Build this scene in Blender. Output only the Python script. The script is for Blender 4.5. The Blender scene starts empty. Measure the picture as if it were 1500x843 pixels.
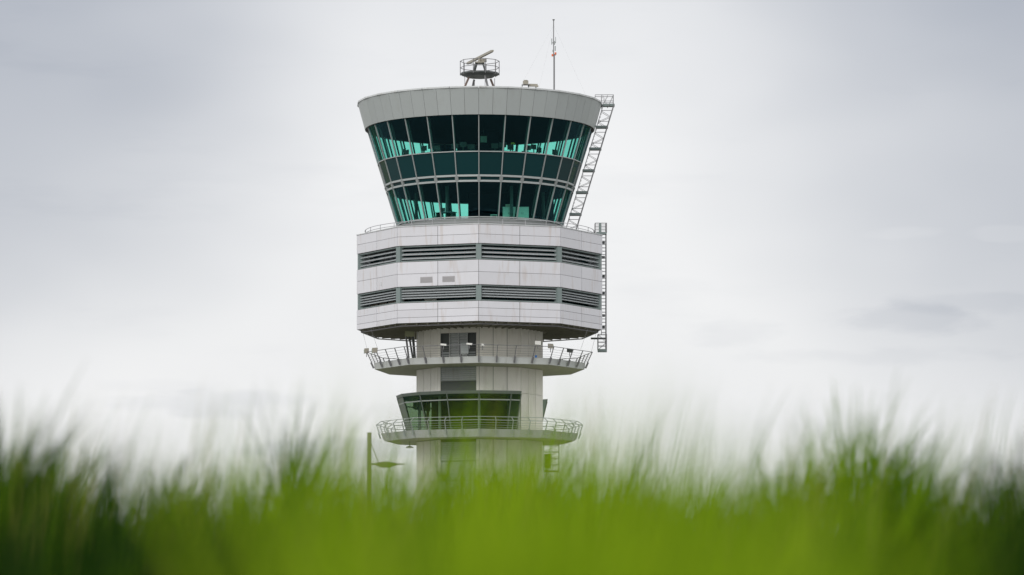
import bpy, math, random
import numpy as np
from mathutils import Vector, Matrix

random.seed(11)
RNG = np.random.default_rng(7)
S = bpy.context.scene
COL = S.collection
R = math.radians
PI = math.pi

# ------------------------------------------------------------------ camera
# the tower stands on the origin, the photographer 363 m to the south in tall grass
CAMX, CAMY, CAMZ = 3.05, -363.0, 1.0
cd = bpy.data.cameras.new('camera')
cam = bpy.data.objects.new('camera', cd)
COL.objects.link(cam)
cam.location = (CAMX, CAMY, CAMZ)
cam.rotation_euler = (R(90), 0, 0)
cd.lens = 135.0
cd.sensor_width = 36.0
cd.shift_y = 0.3590
cd.clip_start = 0.05
cd.clip_end = 20000
cd.dof.use_dof = True
cd.dof.focus_distance = 358.0
cd.dof.aperture_fstop = 2.6
S.camera = cam

# ------------------------------------------------------------------ light
S.view_settings.view_transform = 'Standard'
S.view_settings.look = 'None'
S.view_settings.exposure = 0.0
S.view_settings.gamma = 1.0
SUN_EL, SUN_AZ = R(30), R(-26)      # azimuth from the viewer's back, to the left
sun_dir = Vector((math.sin(SUN_AZ) * math.cos(SUN_EL), -math.cos(SUN_AZ) * math.cos(SUN_EL), math.sin(SUN_EL)))
ld = bpy.data.lights.new('sun', 'SUN')
ld.energy = 1.08
ld.angle = R(20)
ld.color = (1.0, 0.965, 0.91)
sun = bpy.data.objects.new('sun', ld)
COL.objects.link(sun)
sun.rotation_euler = sun_dir.to_track_quat('Z', 'Y').to_euler()

W = bpy.data.worlds.new('World')
S.world = W
W.use_nodes = True


def build_world():
    nt = W.node_tree
    nt.nodes.clear()
    N = nt.nodes.new
    L = nt.links.new
    out = N('ShaderNodeOutputWorld')
    bg = N('ShaderNodeBackground')
    bg.inputs['Strength'].default_value = 0.1
    L(bg.outputs[0], out.inputs['Surface'])
    sky = N('ShaderNodeTexSky')
    sky.sky_type = 'NISHITA'
    sky.sun_disc = False
    sky.sun_elevation = SUN_EL
    sky.sun_rotation = math.atan2(sun_dir.x, sun_dir.y)
    tc = N('ShaderNodeTexCoord')
    sep = N('ShaderNodeSeparateXYZ')
    L(tc.outputs['Generated'], sep.inputs[0])

    def math_(op, a, b=None, clamp=False):
        n = N('ShaderNodeMath')
        n.operation = op
        n.use_clamp = clamp
        for i, v in enumerate((a, b)):
            if v is None:
                continue
            if isinstance(v, (int, float)):
                n.inputs[i].default_value = v
            else:
                L(v, n.inputs[i])
        return n.outputs[0]

    def noise(scale, zs, detail, rough, off):
        m = N('ShaderNodeMapping')
        m.inputs['Scale'].default_value = (1, 1, zs)
        m.inputs['Location'].default_value = off
        L(tc.outputs['Generated'], m.inputs[0])
        n = N('ShaderNodeTexNoise')
        n.inputs['Scale'].default_value = scale
        n.inputs['Detail'].default_value = detail
        n.inputs['Roughness'].default_value = rough
        L(m.outputs[0], n.inputs['Vector'])
        return n.outputs['Fac']

    def ramp(v, a, b):
        n = N('ShaderNodeMapRange')
        n.interpolation_type = 'SMOOTHSTEP'
        n.inputs['From Min'].default_value = a
        n.inputs['From Max'].default_value = b
        L(v, n.inputs['Value'])
        return n.outputs[0]

    def bank(az, el, ra, re, warp, amt):
        """soft-edged patch of cloud tone, also used for frame-edge dimming, round a direction (degrees)"""
        d = Vector((math.sin(R(az)), math.cos(R(az)), 0))
        vd = N('ShaderNodeVectorMath')
        vd.operation = 'DOT_PRODUCT'
        L(tc.outputs['Generated'], vd.inputs[0])
        vd.inputs[1].default_value = (d.y, -d.x, 0)
        side = math_('DIVIDE', vd.outputs['Value'], math.sin(R(ra)))
        up = math_('DIVIDE', math_('SUBTRACT', sep.outputs['Z'], math.sin(R(el))), math.sin(R(re)))
        q = math_('ADD', math_('MULTIPLY', side, side), math_('MULTIPLY', up, up))
        q = math_('ADD', q, math_('MULTIPLY', math_('SUBTRACT', warp, 0.5), amt))
        vf = N('ShaderNodeVectorMath')
        vf.operation = 'DOT_PRODUCT'
        L(tc.outputs['Generated'], vf.inputs[0])
        vf.inputs[1].default_value = d
        front = math_('GREATER_THAN', vf.outputs['Value'], 0)
        return math_('MULTIPLY', math_('SUBTRACT', 1.0, ramp(q, 0.0, 1.5)), front)

    big = noise(5.5, 1.6, 3, 0.5, (0.3, 0.1, 0.7))
    wisp = noise(16, 5.5, 5, 0.55, (1.3, 2.1, 0.4))
    warp = noise(46, 3.4, 5, 0.55, (4.1, 0.3, 2.2))
    soft = noise(14, 2.0, 2, 0.5, (2.1, 0.9, 1.2))
    shade = math_('MULTIPLY', ramp(big, 0.45, 0.75), 0.12)
    for az, el, ra, re, k in ((-9.9, 8.6, 6.6, 4.6, 0.90), (10.3, 8.3, 7.2, 4.8, 0.90), (0.0, 12.5, 16.0, 4.4, 0.34)):  # side patches: frame-edge dimming painted into the sky, partly grey cloud
        shade = math_('ADD', shade, math_('MULTIPLY', bank(az, el, ra, re, soft, 0.5), k))
    for az, el, ra, re, k in ((5.9, 4.95, 1.05, 0.22, 0.18), (6.9, 5.2, 1.1, 0.16, 0.10), (3.3, 4.75, 0.75, 0.24, 0.13),
                              (5.4, 4.45, 2.0, 0.14, 0.10), (-4.3, 3.72, 1.5, 0.22, 0.2), (-5.2, 4.0, 0.9, 0.12, 0.07),
                              (-2.6, 3.08, 1.4, 0.16, 0.3), (5.8, 6.25, 0.6, 0.10, -0.07), (7.3, 6.2, 0.5, 0.12, -0.07)):
        shade = math_('ADD', shade, math_('MULTIPLY', bank(az, el, ra, re, warp, 4.5), k))
    shade = math_('ADD', shade, math_('MULTIPLY', ramp(wisp, 0.56, 0.78), 0.08))
    shade = math_('MAXIMUM', shade, 0.0)
    mixc = N('ShaderNodeMix')
    mixc.data_type = 'RGBA'
    mixc.clamp_factor = False
    L(shade, mixc.inputs[0])
    mixc.inputs[6].default_value = (9.2, 9.2, 9.25, 1)
    mixc.inputs[7].default_value = (4.9, 5.15, 5.7, 1)
    # an overcast sky is brighter overhead than at the horizon
    zup = math_('MAXIMUM', sep.outputs['Z'], 0.0)
    gain = math_('ADD', 1.0, math_('MULTIPLY', math_('SUBTRACT', zup, 0.12), 0.5))
    gain = math_('MAXIMUM', gain, 0.97)
    vm = N('ShaderNodeVectorMath')
    vm.operation = 'SCALE'
    L(mixc.outputs[2], vm.inputs[0])
    L(gain, vm.inputs['Scale'])
    fin = N('ShaderNodeMix')
    fin.data_type = 'RGBA'
    fin.inputs[0].default_value = 0.96
    L(sky.outputs[0], fin.inputs[6])
    L(vm.outputs[0], fin.inputs[7])
    L(fin.outputs[2], bg.inputs['Color'])


build_world()

# ------------------------------------------------------------------ materials


def new_mat(name):
    m = bpy.data.materials.new(name)
    m.use_nodes = True
    nt = m.node_tree
    nt.nodes.clear()
    return m, nt, nt.nodes.new, nt.links.new


def surf(name, col, rough=0.5, metal=0.0, var=0.06, nscale=3.0, stain=None, stain_amt=0.0, bump=0.0, spec=0.5, panel_var=0.0):
    """paint, metal or concrete with grain, run-off streaks and a little difference from piece to piece"""
    m, nt, N, L = new_mat(name)
    out = N('ShaderNodeOutputMaterial')
    b = N('ShaderNodeBsdfPrincipled')
    L(b.outputs[0], out.inputs[0])
    b.inputs['Metallic'].default_value = metal
    b.inputs['Specular IOR Level'].default_value = spec
    tc = N('ShaderNodeTexCoord')
    n1 = N('ShaderNodeTexNoise')
    n1.inputs['Scale'].default_value = nscale
    n1.inputs['Detail'].default_value = 6
    L(tc.outputs['Object'], n1.inputs['Vector'])
    mr = N('ShaderNodeMapRange')
    mr.inputs['To Min'].default_value = 1 - var
    mr.inputs['To Max'].default_value = 1 + var
    L(n1.outputs['Fac'], mr.inputs['Value'])
    oi = N('ShaderNodeObjectInfo')
    mr2 = N('ShaderNodeMapRange')
    mr2.inputs['To Min'].default_value = 1 - panel_var
    mr2.inputs['To Max'].default_value = 1 + panel_var
    L(oi.outputs['Random'], mr2.inputs['Value'])
    mu = N('ShaderNodeMath')
    mu.operation = 'MULTIPLY'
    L(mr.outputs[0], mu.inputs[0])
    L(mr2.outputs[0], mu.inputs[1])
    sc = N('ShaderNodeVectorMath')
    sc.operation = 'SCALE'
    sc.inputs[0].default_value = col
    L(mu.outputs[0], sc.inputs['Scale'])
    last = sc.outputs[0]
    if stain:
        geo = N('ShaderNodeNewGeometry')
        mp = N('ShaderNodeMapping')
        mp.inputs['Scale'].default_value = (1, 1, 0.12)
        L(geo.outputs['Position'], mp.inputs[0])
        n2 = N('ShaderNodeTexNoise')
        n2.inputs['Scale'].default_value = 2.6
        n2.inputs['Detail'].default_value = 5
        L(mp.outputs[0], n2.inputs['Vector'])
        r2 = N('ShaderNodeMapRange')
        r2.interpolation_type = 'SMOOTHSTEP'
        r2.inputs['From Min'].default_value = 0.52
        r2.inputs['From Max'].default_value = 0.74
        r2.inputs['To Max'].default_value = stain_amt
        L(n2.outputs['Fac'], r2.inputs['Value'])
        mx = N('ShaderNodeMix')
        mx.data_type = 'RGBA'
        L(r2.outputs[0], mx.inputs[0])
        L(last, mx.inputs[6])
        mx.inputs[7].default_value = (*stain, 1)
        last = mx.outputs[2]
    L(last, b.inputs['Base Color'])
    rr = N('ShaderNodeMapRange')
    rr.inputs['To Min'].default_value = max(0.02, rough - 0.08)
    rr.inputs['To Max'].default_value = min(1, rough + 0.08)
    L(n1.outputs['Fac'], rr.inputs['Value'])
    L(rr.outputs[0], b.inputs['Roughness'])
    if bump:
        bp = N('ShaderNodeBump')
        bp.inputs['Strength'].default_value = bump
        bp.inputs['Distance'].default_value = 0.02
        L(n1.outputs['Fac'], bp.inputs['Height'])
        L(bp.outputs[0], b.inputs['Normal'])
    return m


def glass_mat(name, tint, rough=0.02):
    m, nt, N, L = new_mat(name)
    out = N('ShaderNodeOutputMaterial')
    tr = N('ShaderNodeBsdfTransparent')
    tr.inputs[0].default_value = (*tint, 1)
    gl = N('ShaderNodeBsdfGlossy')
    gl.inputs['Roughness'].default_value = rough
    gl.inputs['Color'].default_value = (0.2, 0.42, 0.52, 1)
    fr = N('ShaderNodeFresnel')
    # the same reflectance from either side of the sheet: no refraction, so no total reflection
    geo = N('ShaderNodeNewGeometry')
    ior = N('ShaderNodeMix')
    ior.inputs[2].default_value = 1.5
    ior.inputs[3].default_value = 1 / 1.5
    L(geo.outputs['Backfacing'], ior.inputs[0])
    L(ior.outputs[0], fr.inputs['IOR'])
    mx = N('ShaderNodeMixShader')
    L(fr.outputs[0], mx.inputs[0])
    L(tr.outputs[0], mx.inputs[1])
    L(gl.outputs[0], mx.inputs[2])
    L(mx.outputs[0], out.inputs[0])
    return m


def grass_mat():
    m, nt, N, L = new_mat('grass_blades')
    out = N('ShaderNodeOutputMaterial')
    geo = N('ShaderNodeNewGeometry')
    at = N('ShaderNodeAttribute')
    at.attribute_name = 'blade_tone'
    cr = N('ShaderNodeValToRGB')
    e = cr.color_ramp.elements
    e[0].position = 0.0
    e[0].color = (0.010, 0.036, 0.001, 1)  # near-black green, deepened for the dimming painted into the corner grass
    e[1].position = 1.0
    e[1].color = (0.30, 0.27, 0.07, 1)
    for p, c in ((0.35, (0.090, 0.190, 0.003, 1)), (0.7, (0.200, 0.340, 0.006, 1)), (0.92, (0.29, 0.43, 0.012, 1))):
        k = e.new(p)
        k.color = c
    L(at.outputs['Fac'], cr.inputs[0])
    d = N('ShaderNodeBsdfDiffuse')
    t = N('ShaderNodeBsdfTranslucent')
    L(cr.outputs[0], d.inputs[0])
    L(cr.outputs[0], t.inputs[0])
    mx = N('ShaderNodeMixShader')
    mx.inputs[0].default_value = 0.5
    L(d.outputs[0], mx.inputs[1])
    L(t.outputs[0], mx.inputs[2])
    g = N('ShaderNodeBsdfGlossy')
    g.inputs['Roughness'].default_value = 0.4
    m2 = N('ShaderNodeMixShader')
    m2.inputs[0].default_value = 0.006
    L(mx.outputs[0], m2.inputs[1])
    L(g.outputs[0], m2.inputs[2])
    L(m2.outputs[0], out.inputs[0])
    return m


def field_mat():
    m, nt, N, L = new_mat('field')
    out = N('ShaderNodeOutputMaterial')
    b = N('ShaderNodeBsdfPrincipled')
    b.inputs['Roughness'].default_value = 0.9
    L(b.outputs[0], out.inputs[0])
    geo = N('ShaderNodeNewGeometry')
    n1 = N('ShaderNodeTexNoise')
    n1.inputs['Scale'].default_value = 0.05
    n1.inputs['Detail'].default_value = 8
    L(geo.outputs['Position'], n1.inputs['Vector'])
    cr = N('ShaderNodeValToRGB')
    e = cr.color_ramp.elements
    e[0].position = 0.3
    e[0].color = (0.045, 0.075, 0.018, 1)
    e[1].position = 0.7
    e[1].color = (0.10, 0.115, 0.04, 1)
    L(n1.outputs['Fac'], cr.inputs[0])
    n2 = N('ShaderNodeTexNoise')
    n2.inputs['Scale'].default_value = 9.0
    L(geo.outputs['Position'], n2.inputs['Vector'])
    bp = N('ShaderNodeBump')
    bp.inputs['Strength'].default_value = 0.5
    L(n2.outputs['Fac'], bp.inputs['Height'])
    L(bp.outputs[0], b.inputs['Normal'])
    L(cr.outputs[0], b.inputs['Base Color'])
    return m


M = dict(
    white=surf('white_cladding', (0.665, 0.665, 0.705), 0.42, 0.0, 0.035, 1.2, (0.46, 0.37, 0.30), 0.36, panel_var=0.045),
    shaft=surf('shaft_cladding', (0.84, 0.815, 0.765), 0.6, 0.0, 0.04, 1.6, (0.50, 0.45, 0.39), 0.25, panel_var=0.06),
    ring=surf('ring_cladding', (0.40, 0.43, 0.43), 0.45, 0.0, 0.03, 1.2, (0.34, 0.35, 0.33), 0.25, panel_var=0.03),
    trim=surf('pale_trim', (0.58, 0.60, 0.61), 0.5, 0.0, 0.05, 4.0, (0.32, 0.27, 0.23), 0.4),
    alum=surf('grey_aluminium', (0.36, 0.39, 0.39), 0.45, 0.25, 0.05, 4.0),
    post=surf('green_grey_paint', (0.20, 0.25, 0.245), 0.5, 0.0, 0.05, 3.0),
    frame=surf('dark_green_frame', (0.105, 0.125, 0.115), 0.5, 0.0, 0.05, 3.0),
    blade=surf('louver_paint', (0.40, 0.43, 0.445), 0.45, 0.0, 0.05, 3.0),
    dark=surf('dark_backing', (0.030, 0.035, 0.037), 0.7, 0.0, 0.1, 2.0),
    joint=surf('joint_seal', (0.10, 0.09, 0.09), 0.8, 0.0, 0.1, 2.0),
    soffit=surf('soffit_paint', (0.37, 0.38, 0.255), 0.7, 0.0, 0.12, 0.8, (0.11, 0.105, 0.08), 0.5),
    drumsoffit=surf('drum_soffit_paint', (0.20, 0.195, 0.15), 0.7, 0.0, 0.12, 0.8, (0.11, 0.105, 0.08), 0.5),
    fascia=surf('fascia_paint', (0.47, 0.49, 0.475), 0.6, 0.0, 0.05, 2.0, (0.28, 0.28, 0.24), 0.35, panel_var=0.03),
    steel=surf('galvanised_steel', (0.21, 0.21, 0.22), 0.5, 0.3, 0.08, 6.0),
    steel_dark=surf('dark_steel', (0.075, 0.085, 0.085), 0.55, 0.2, 0.08, 6.0),
    rail=surf('rail_steel', (0.40, 0.40, 0.42), 0.45, 0.3, 0.06, 6.0),
    radar=surf('radar_buff', (0.33, 0.31, 0.26), 0.5, 0.0, 0.06, 4.0),
    rust=surf('brown_steel', (0.22, 0.16, 0.14), 0.6, 0.1, 0.08, 4.0),
    lampw=surf('lamp_white', (0.78, 0.78, 0.74), 0.4, 0.0, 0.03, 4.0),
    orange=surf('orange_light', (0.72, 0.16, 0.06), 0.4, 0.0, 0.03, 4.0),
    blue=surf('blue_paint', (0.03, 0.17, 0.5), 0.5, 0.0, 0.03, 4.0),
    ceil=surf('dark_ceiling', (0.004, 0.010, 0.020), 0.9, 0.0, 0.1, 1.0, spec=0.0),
    floor=surf('carpet', (0.05, 0.055, 0.06), 0.9, 0.0, 0.1, 5.0),
    brown=surf('brown_board', (0.055, 0.047, 0.028), 0.8, 0.0, 0.1, 2.0, spec=0.2),
    desk=surf('desk_grey', (0.07, 0.08, 0.085), 0.5, 0.0, 0.06, 3.0),
    cabinet=surf('cabinet_white', (0.68, 0.70, 0.66), 0.5, 0.0, 0.03, 3.0),
    yellow=surf('yellow_plastic', (0.65, 0.5, 0.05), 0.5, 0.0, 0.03, 3.0),
    spandrel=surf('spandrel_glass', (0.004, 0.036, 0.040), 0.06, 0.0, 0.05, 0.5, panel_var=0.12, spec=0.25),
    roof=surf('roof_membrane', (0.30, 0.30, 0.29), 0.8, 0.0, 0.1, 1.0),
    blind=surf('blue_blind', (0.010, 0.055, 0.12), 0.8, 0.0, 0.05, 2.0, spec=0.1),
    warm=surf('beige_panel', (0.58, 0.50, 0.43), 0.7, 0.0, 0.05, 2.0),
    vent=surf('vent_grille', (0.36, 0.35, 0.36), 0.6, 0.0, 0.06, 3.0),
    concrete=surf('concrete', (0.17, 0.168, 0.16), 0.85, 0.0, 0.2, 0.3),
    pole=surf('pole_green_grey', (0.20, 0.23, 0.115), 0.6, 0.0, 0.06, 3.0),
    glass=glass_mat('cyan_tinted_glass', (0.68, 0.955, 0.905)),
    glass_clear=glass_mat('grey_green_glass', (0.64, 0.71, 0.62)),
    grass=grass_mat(),
    field=field_mat(),
)

# ------------------------------------------------------------------ mesh helpers


class MB:
    def __init__(self):
        self.v, self.f = [], []

    def quad_prism(self, a, b):
        """two matching rings of points (lists) joined into a closed solid"""
        n = len(a)
        o = len(self.v)
        self.v += [tuple(p) for p in a] + [tuple(p) for p in b]
        self.f.append(tuple(o + i for i in range(n))[::-1])
        self.f.append(tuple(o + n + i for i in range(n)))
        for i in range(n):
            j = (i + 1) % n
            self.f.append((o + i, o + j, o + n + j, o + n + i))
        return self

    def box(self, c, s, rz=0.0, rx=0.0):
        m = Matrix.Translation(c) @ Matrix.Rotation(rz, 4, 'Z') @ Matrix.Rotation(rx, 4, 'X')
        hx, hy, hz = s[0] / 2, s[1] / 2, s[2] / 2
        a = [m @ Vector(p) for p in ((-hx, -hy, -hz), (hx, -hy, -hz), (hx, hy, -hz), (-hx, hy, -hz))]
        b = [m @ Vector(p) for p in ((-hx, -hy, hz), (hx, -hy, hz), (hx, hy, hz), (-hx, hy, hz))]
        return self.quad_prism(a, b)

    def tube(self, p0, p1, r0, n=6, r1=None):
        p0, p1 = Vector(p0), Vector(p1)
        r1 = r0 if r1 is None else r1
        d = (p1 - p0).normalized()
        u = d.cross(Vector((0, 0, 1)) if abs(d.z) < 0.95 else Vector((1, 0, 0))).normalized()
        w = d.cross(u)
        a = [p0 + (u * math.cos(2 * PI * i / n) + w * math.sin(2 * PI * i / n)) * r0 for i in range(n)]
        b = [p1 + (u * math.cos(2 * PI * i / n) + w * math.sin(2 * PI * i / n)) * r1 for i in range(n)]
        return self.quad_prism(a, b)

    def bar(self, p0, p1, w, h):
        """rectangular bar, w across, h in the upright direction"""
        p0, p1 = Vector(p0), Vector(p1)
        d = (p1 - p0).normalized()
        u = d.cross(Vector((0, 0, 1)) if abs(d.z) < 0.98 else Vector((0, 1, 0))).normalized()
        v = u.cross(d).normalized()
        q = [u * (w / 2) + v * (h / 2), -u * (w / 2) + v * (h / 2), -u * (w / 2) - v * (h / 2), u * (w / 2) - v * (h / 2)]
        return self.quad_prism([p0 + k for k in q], [p1 + k for k in q])

    def path(self, pts, r, n=6, closed=False):
        k = len(pts)
        for i in range(k if closed else k - 1):
            self.tube(pts[i], pts[(i + 1) % k], r, n)
        return self

    def revolve(self, prof, angs, closed_prof=True, cap=False):
        """profile of (radius, z) swept through the listed angles; the sweep closes when it is a full turn"""
        o = len(self.v)
        n, k = len(prof), len(angs)
        full = abs((angs[-1] - angs[0])) < 2 * PI - 1e-6 and abs(angs[-1] - angs[0] + (angs[1] - angs[0]) - 2 * PI) < 1e-4
        for a in angs:
            for r, z in prof:
                self.v.append((r * math.sin(a), -r * math.cos(a), z))
        for i in range(k if full else k - 1):
            j = (i + 1) % k
            for p in range(n if closed_prof else n - 1):
                q = (p + 1) % n
                self.f.append((o + i * n + p, o + j * n + p, o + j * n + q, o + i * n + q))
        if not full and closed_prof:
            self.f.append(tuple(o + p for p in range(n)))
            self.f.append(tuple(o + (k - 1) * n + p for p in range(n))[::-1])
        return self

    def build(self, name, mat, parent=None, smooth=False, rz=0.0):
        me = bpy.data.meshes.new(name)
        me.from_pydata(self.v, [], self.f)
        me.materials.append(M[mat])
        if smooth:
            me.polygons.foreach_set('use_smooth', [True] * len(me.polygons))
        me.update()
        o = bpy.data.objects.new(name, me)
        COL.objects.link(o)
        o.parent = parent
        o.rotation_euler.z = rz
        return o


def again(o, rz, parent=None):
    """one more of the same piece, turned about the tower's axis"""
    c = o.copy()
    COL.objects.link(c)
    c.parent = parent or o.parent
    c.rotation_euler.z = rz
    return c


def turned(mb, name, mat, parent, angs):
    o = mb.build(name, mat, parent, rz=angs[0])
    return [o] + [again(o, a) for a in angs[1:]]


def tag(o, label, cat, group=None, kind=None):
    if label:
        o['label'] = label
    if cat:
        o['category'] = cat
    if group:
        o['group'] = group
    if kind:
        o['kind'] = kind
    return o


def thing(name, label, cat, loc=(0, 0, 0), rz=0.0, group=None):
    o = bpy.data.objects.new(name, None)
    o.empty_display_size = 0.3
    COL.objects.link(o)
    o.location = loc
    o.rotation_euler.z = rz
    return tag(o, label, cat, group)


def kids(o):
    return [c for c in bpy.data.objects if c.parent == o]


def copy_thing(o, loc, rz, label, group=None):
    r = o.copy()
    COL.objects.link(r)
    r.location = loc
    r.rotation_euler.z = rz
    r['label'] = label
    if group:
        r['group'] = group
    for c in kids(o):
        d = c.copy()
        COL.objects.link(d)
        d.parent = r
        for g in kids(c):
            h = g.copy()
            COL.objects.link(h)
            h.parent = d
    return r


def pol(r, a, z):
    return Vector((r * math.sin(a), -r * math.cos(a), z))


def ring_angs(n, off=0.0):
    return [off + 2 * PI * i / n for i in range(n)]


NON = ring_angs(9)
FACES = [R(20 + 40 * k) for k in range(9)]
C20, S20 = math.cos(R(20)), math.sin(R(20))

# ------------------------------------------------------------------ ground


def ground_z(x, y):
    s = y - CAMY
    bank = np.where(s < 2, 0.1, np.where(s < 21, 0.2 + 0.072 * (s - 2), 0))
    top = 1.568
    bank = np.where(s >= 21, top * np.clip((75 - s) / 54.0, 0, 1) ** 1.5, bank)
    bank = np.where(s < 2, 0.1 + 0.1 * np.clip((s - 0.0) / 2, 0, 1), bank)
    bank = np.where(s < -6, 0.1 * np.clip((s + 14) / 8, 0, 1), bank)
    fall = np.clip((70 - np.abs(x - CAMX)) / 40, 0, 1)
    return bank * fall


def build_ground():
    def axis(c0, lo, hi, near):
        fine = np.arange(-near, near + 0.01, 1.0)
        far = near * np.cumprod(np.full(60, 1.18))
        a = np.concatenate([-far[::-1], fine, far]) + c0
        return a[(a > lo) & (a < hi)]
    xs = axis(CAMX, -9000, 9000, 30)
    ys = axis(CAMY + 20, -9000, 9000, 40)
    X, Y = np.meshgrid(xs, ys)
    Z = ground_z(X, Y)
    v = np.stack([X.ravel(), Y.ravel(), Z.ravel()], 1)
    nx, ny = len(xs), len(ys)
    i = np.arange(nx - 1)[None, :] + nx * np.arange(ny - 1)[:, None]
    i = i.ravel()
    f = np.stack([i, i + 1, i + 1 + nx, i + nx], 1)
    me = bpy.data.meshes.new('ground')
    me.from_pydata(v.tolist(), [], f.tolist())
    me.materials.append(M['field'])
    me.polygons.foreach_set('use_smooth', [True] * len(me.polygons))
    o = bpy.data.objects.new('ground', me)
    COL.objects.link(o)
    tag(o, None, None, kind='structure')


build_ground()
ap = MB().quad_prism([(-420, -285, 0.004), (420, -285, 0.004), (420, 260, 0.004), (-420, 260, 0.004)], [(-420, -285, 0.03), (420, -285, 0.03), (420, 260, 0.03), (-420, 260, 0.03)])
tag(ap.build('apron', 'concrete'), None, None, kind='structure')

# ------------------------------------------------------------------ the tower
Z0 = CAMZ       # heights below are measured from the viewer's eye level
tower = thing('control_tower', 'tall airport control tower with flared glass cab above a white banded office drum', 'control tower')


def zz(z):
    return z + Z0


# ---- shaft
SHR = 6.05                      # vertex radius of the nine-sided shaft
SHI = SHR * C20                 # distance of a face
SHL = 2 * SHR * S20             # length of a face
core = MB()
core.revolve([(0.02, 0.02), (5.86, 0.02), (5.86, zz(20.2)), (4.5, zz(20.2)), (4.5, zz(24.45)), (5.86, zz(24.45)), (5.86, zz(30.6)), (0.02, zz(30.6))], NON, True)
shaft = core.build('shaft', 'joint', tower)


def slab(w0, z0, z1, ri, t, x0=None, x1=None, mitre=True):
    """flat panel facing outwards at distance ri from the axis, from x0 to x1 along its face"""
    if x0 is None:
        x0, x1 = -w0 / 2, w0 / 2
    m = t * math.tan(R(20)) if mitre else 0
    a = [(x0, -ri, z0), (x1, -ri, z0), (x1, -ri, z1), (x0, -ri, z1)]
    b = [(x0 + m, -ri + t, z0), (x1 - m, -ri + t, z0), (x1 - m, -ri + t, z1), (x0 + m, -ri + t, z1)]
    return MB().quad_prism(a, b)


BAY = FACES[8]                  # the face left of the front edge carries the doors and grilles
rows = [0.0, 3.4, 6.8, 10.2, 13.6, 16.9, 20.1, 24.46, 26.86, 30.56]
base = [0.05] + [zz(r) for r in rows[1:]]
for i in range(len(rows) - 1):
    z0, z1 = base[i] + 0.012, base[i + 1] - 0.012
    if i == 6:
        faces = [FACES[1], FACES[2]]        # beside the glazed room the shaft shows on the right only
    elif i == 8:
        z0, z1 = zz(27.5), zz(30.56)
        faces = [f for f in FACES if f != BAY]
    else:
        faces = [f for f in FACES if f != BAY]
    for k in range(3):
        x0 = -SHL / 2 + SHL * k / 3 + 0.022
        x1 = -SHL / 2 + SHL * (k + 1) / 3 - 0.022
        turned(slab(0, z0, z1, SHI, 0.16, x0, x1), 'cladding_panel', 'shaft', shaft, faces)
    if i != 6:
        for x0, x1 in ((-SHL / 2 + 0.012, -SHL / 2 + 0.29), (SHL / 2 - 0.29, SHL / 2 - 0.012)):
            slab(0, z0, z1, SHI, 0.14, x0, x1).build('cladding_panel', 'shaft', shaft, rz=BAY)


def grille(z0, z1, x0, x1, n, mat, fmat, ri=SHI - 0.05, name='louver_grille'):
    """framed grille with real slats in the shaft's door bay"""
    g = MB()
    g.box(((x0 + x1) / 2, -ri + 0.12, (z0 + z1) / 2), (x1 - x0, 0.02, z1 - z0))
    for x in (x0 + 0.025, x1 - 0.025):
        g.box((x, -ri + 0.05, (z0 + z1) / 2), (0.05, 0.12, z1 - z0))
    for z in (z0 + 0.025, z1 - 0.025):
        g.box(((x0 + x1) / 2, -ri + 0.05, z), (x1 - x0 - 0.1, 0.12, 0.05))
    o = g.build(name, fmat, shaft, rz=BAY)
    return o


def slats(z0, z1, x0, x1, n, mat, ri=SHI - 0.05):
    p = (z1 - z0 - 0.12) / n
    s = MB().box((0, 0, 0), (x1 - x0 - 0.11, 0.012, p * 0.95), rx=R(-38))
    first = None
    for i in range(n):
        if first is None:
            first = s.build('slat', mat, shaft, rz=BAY)
            o = first
        else:
            o = again(first, BAY)
        loc = Matrix.Rotation(BAY, 3, 'Z') @ Vector(((x0 + x1) / 2, -ri + 0.05, z0 + 0.06 + p * (i + 0.5)))
        o.location = loc


bx0, bx1 = -SHL / 2 + 0.31, SHL / 2 - 0.31
bw = (bx1 - bx0) / 4
for k, (mt, fm) in enumerate((('steel_dark', 'steel_dark'), ('alum', 'alum'), ('alum', 'alum'), ('steel_dark', 'steel_dark'))):
    x0, x1 = bx0 + bw * k + 0.015, bx0 + bw * (k + 1) - 0.015
    grille(zz(27.5), zz(30.0), x0, x1, 9, mt, fm, name='door')
    if k in (1, 2):
        slats(zz(27.55), zz(29.95), x0, x1, 9, 'trim')
    else:
        slats(zz(27.55), zz(28.35), x0, x1, 3, 'blade')
for x in (bx0 + bw, bx0 + 2 * bw, bx0 + 3 * bw):
    MB().box((x, -SHI - 0.0, zz(28.75)), (0.06, 0.08, 2.5)).build('door_post', 'trim', shaft, rz=BAY)
slab(0, zz(30.02), zz(30.56), SHI, 0.14, bx0 - 0.005, bx1 + 0.005, False).build('cladding_panel', 'shaft', shaft, rz=BAY)
grille(zz(25.55), zz(26.84), bx0, bx1, 6, 'blade', 'alum')
slats(zz(25.55), zz(26.84), bx0, bx1, 6, 'trim')
slab(0, zz(24.48), zz(25.50), SHI - 0.05, 0.08, bx0, bx1, False).build('infill_panel', 'steel_dark', shaft, rz=BAY)
for z0 in (18.1, 16.3, 14.5, 12.7):
    grille(zz(z0), zz(z0 + 1.76), bx0, bx1, 9, 'blade', 'alum')
    slats(zz(z0), zz(z0 + 1.76), bx0, bx1, 9, 'trim')
slab(0, 0.05, zz(12.66), SHI - 0.05, 0.08, bx0, bx1, False).build('infill_panel', 'steel_dark', shaft, rz=BAY)

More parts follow.
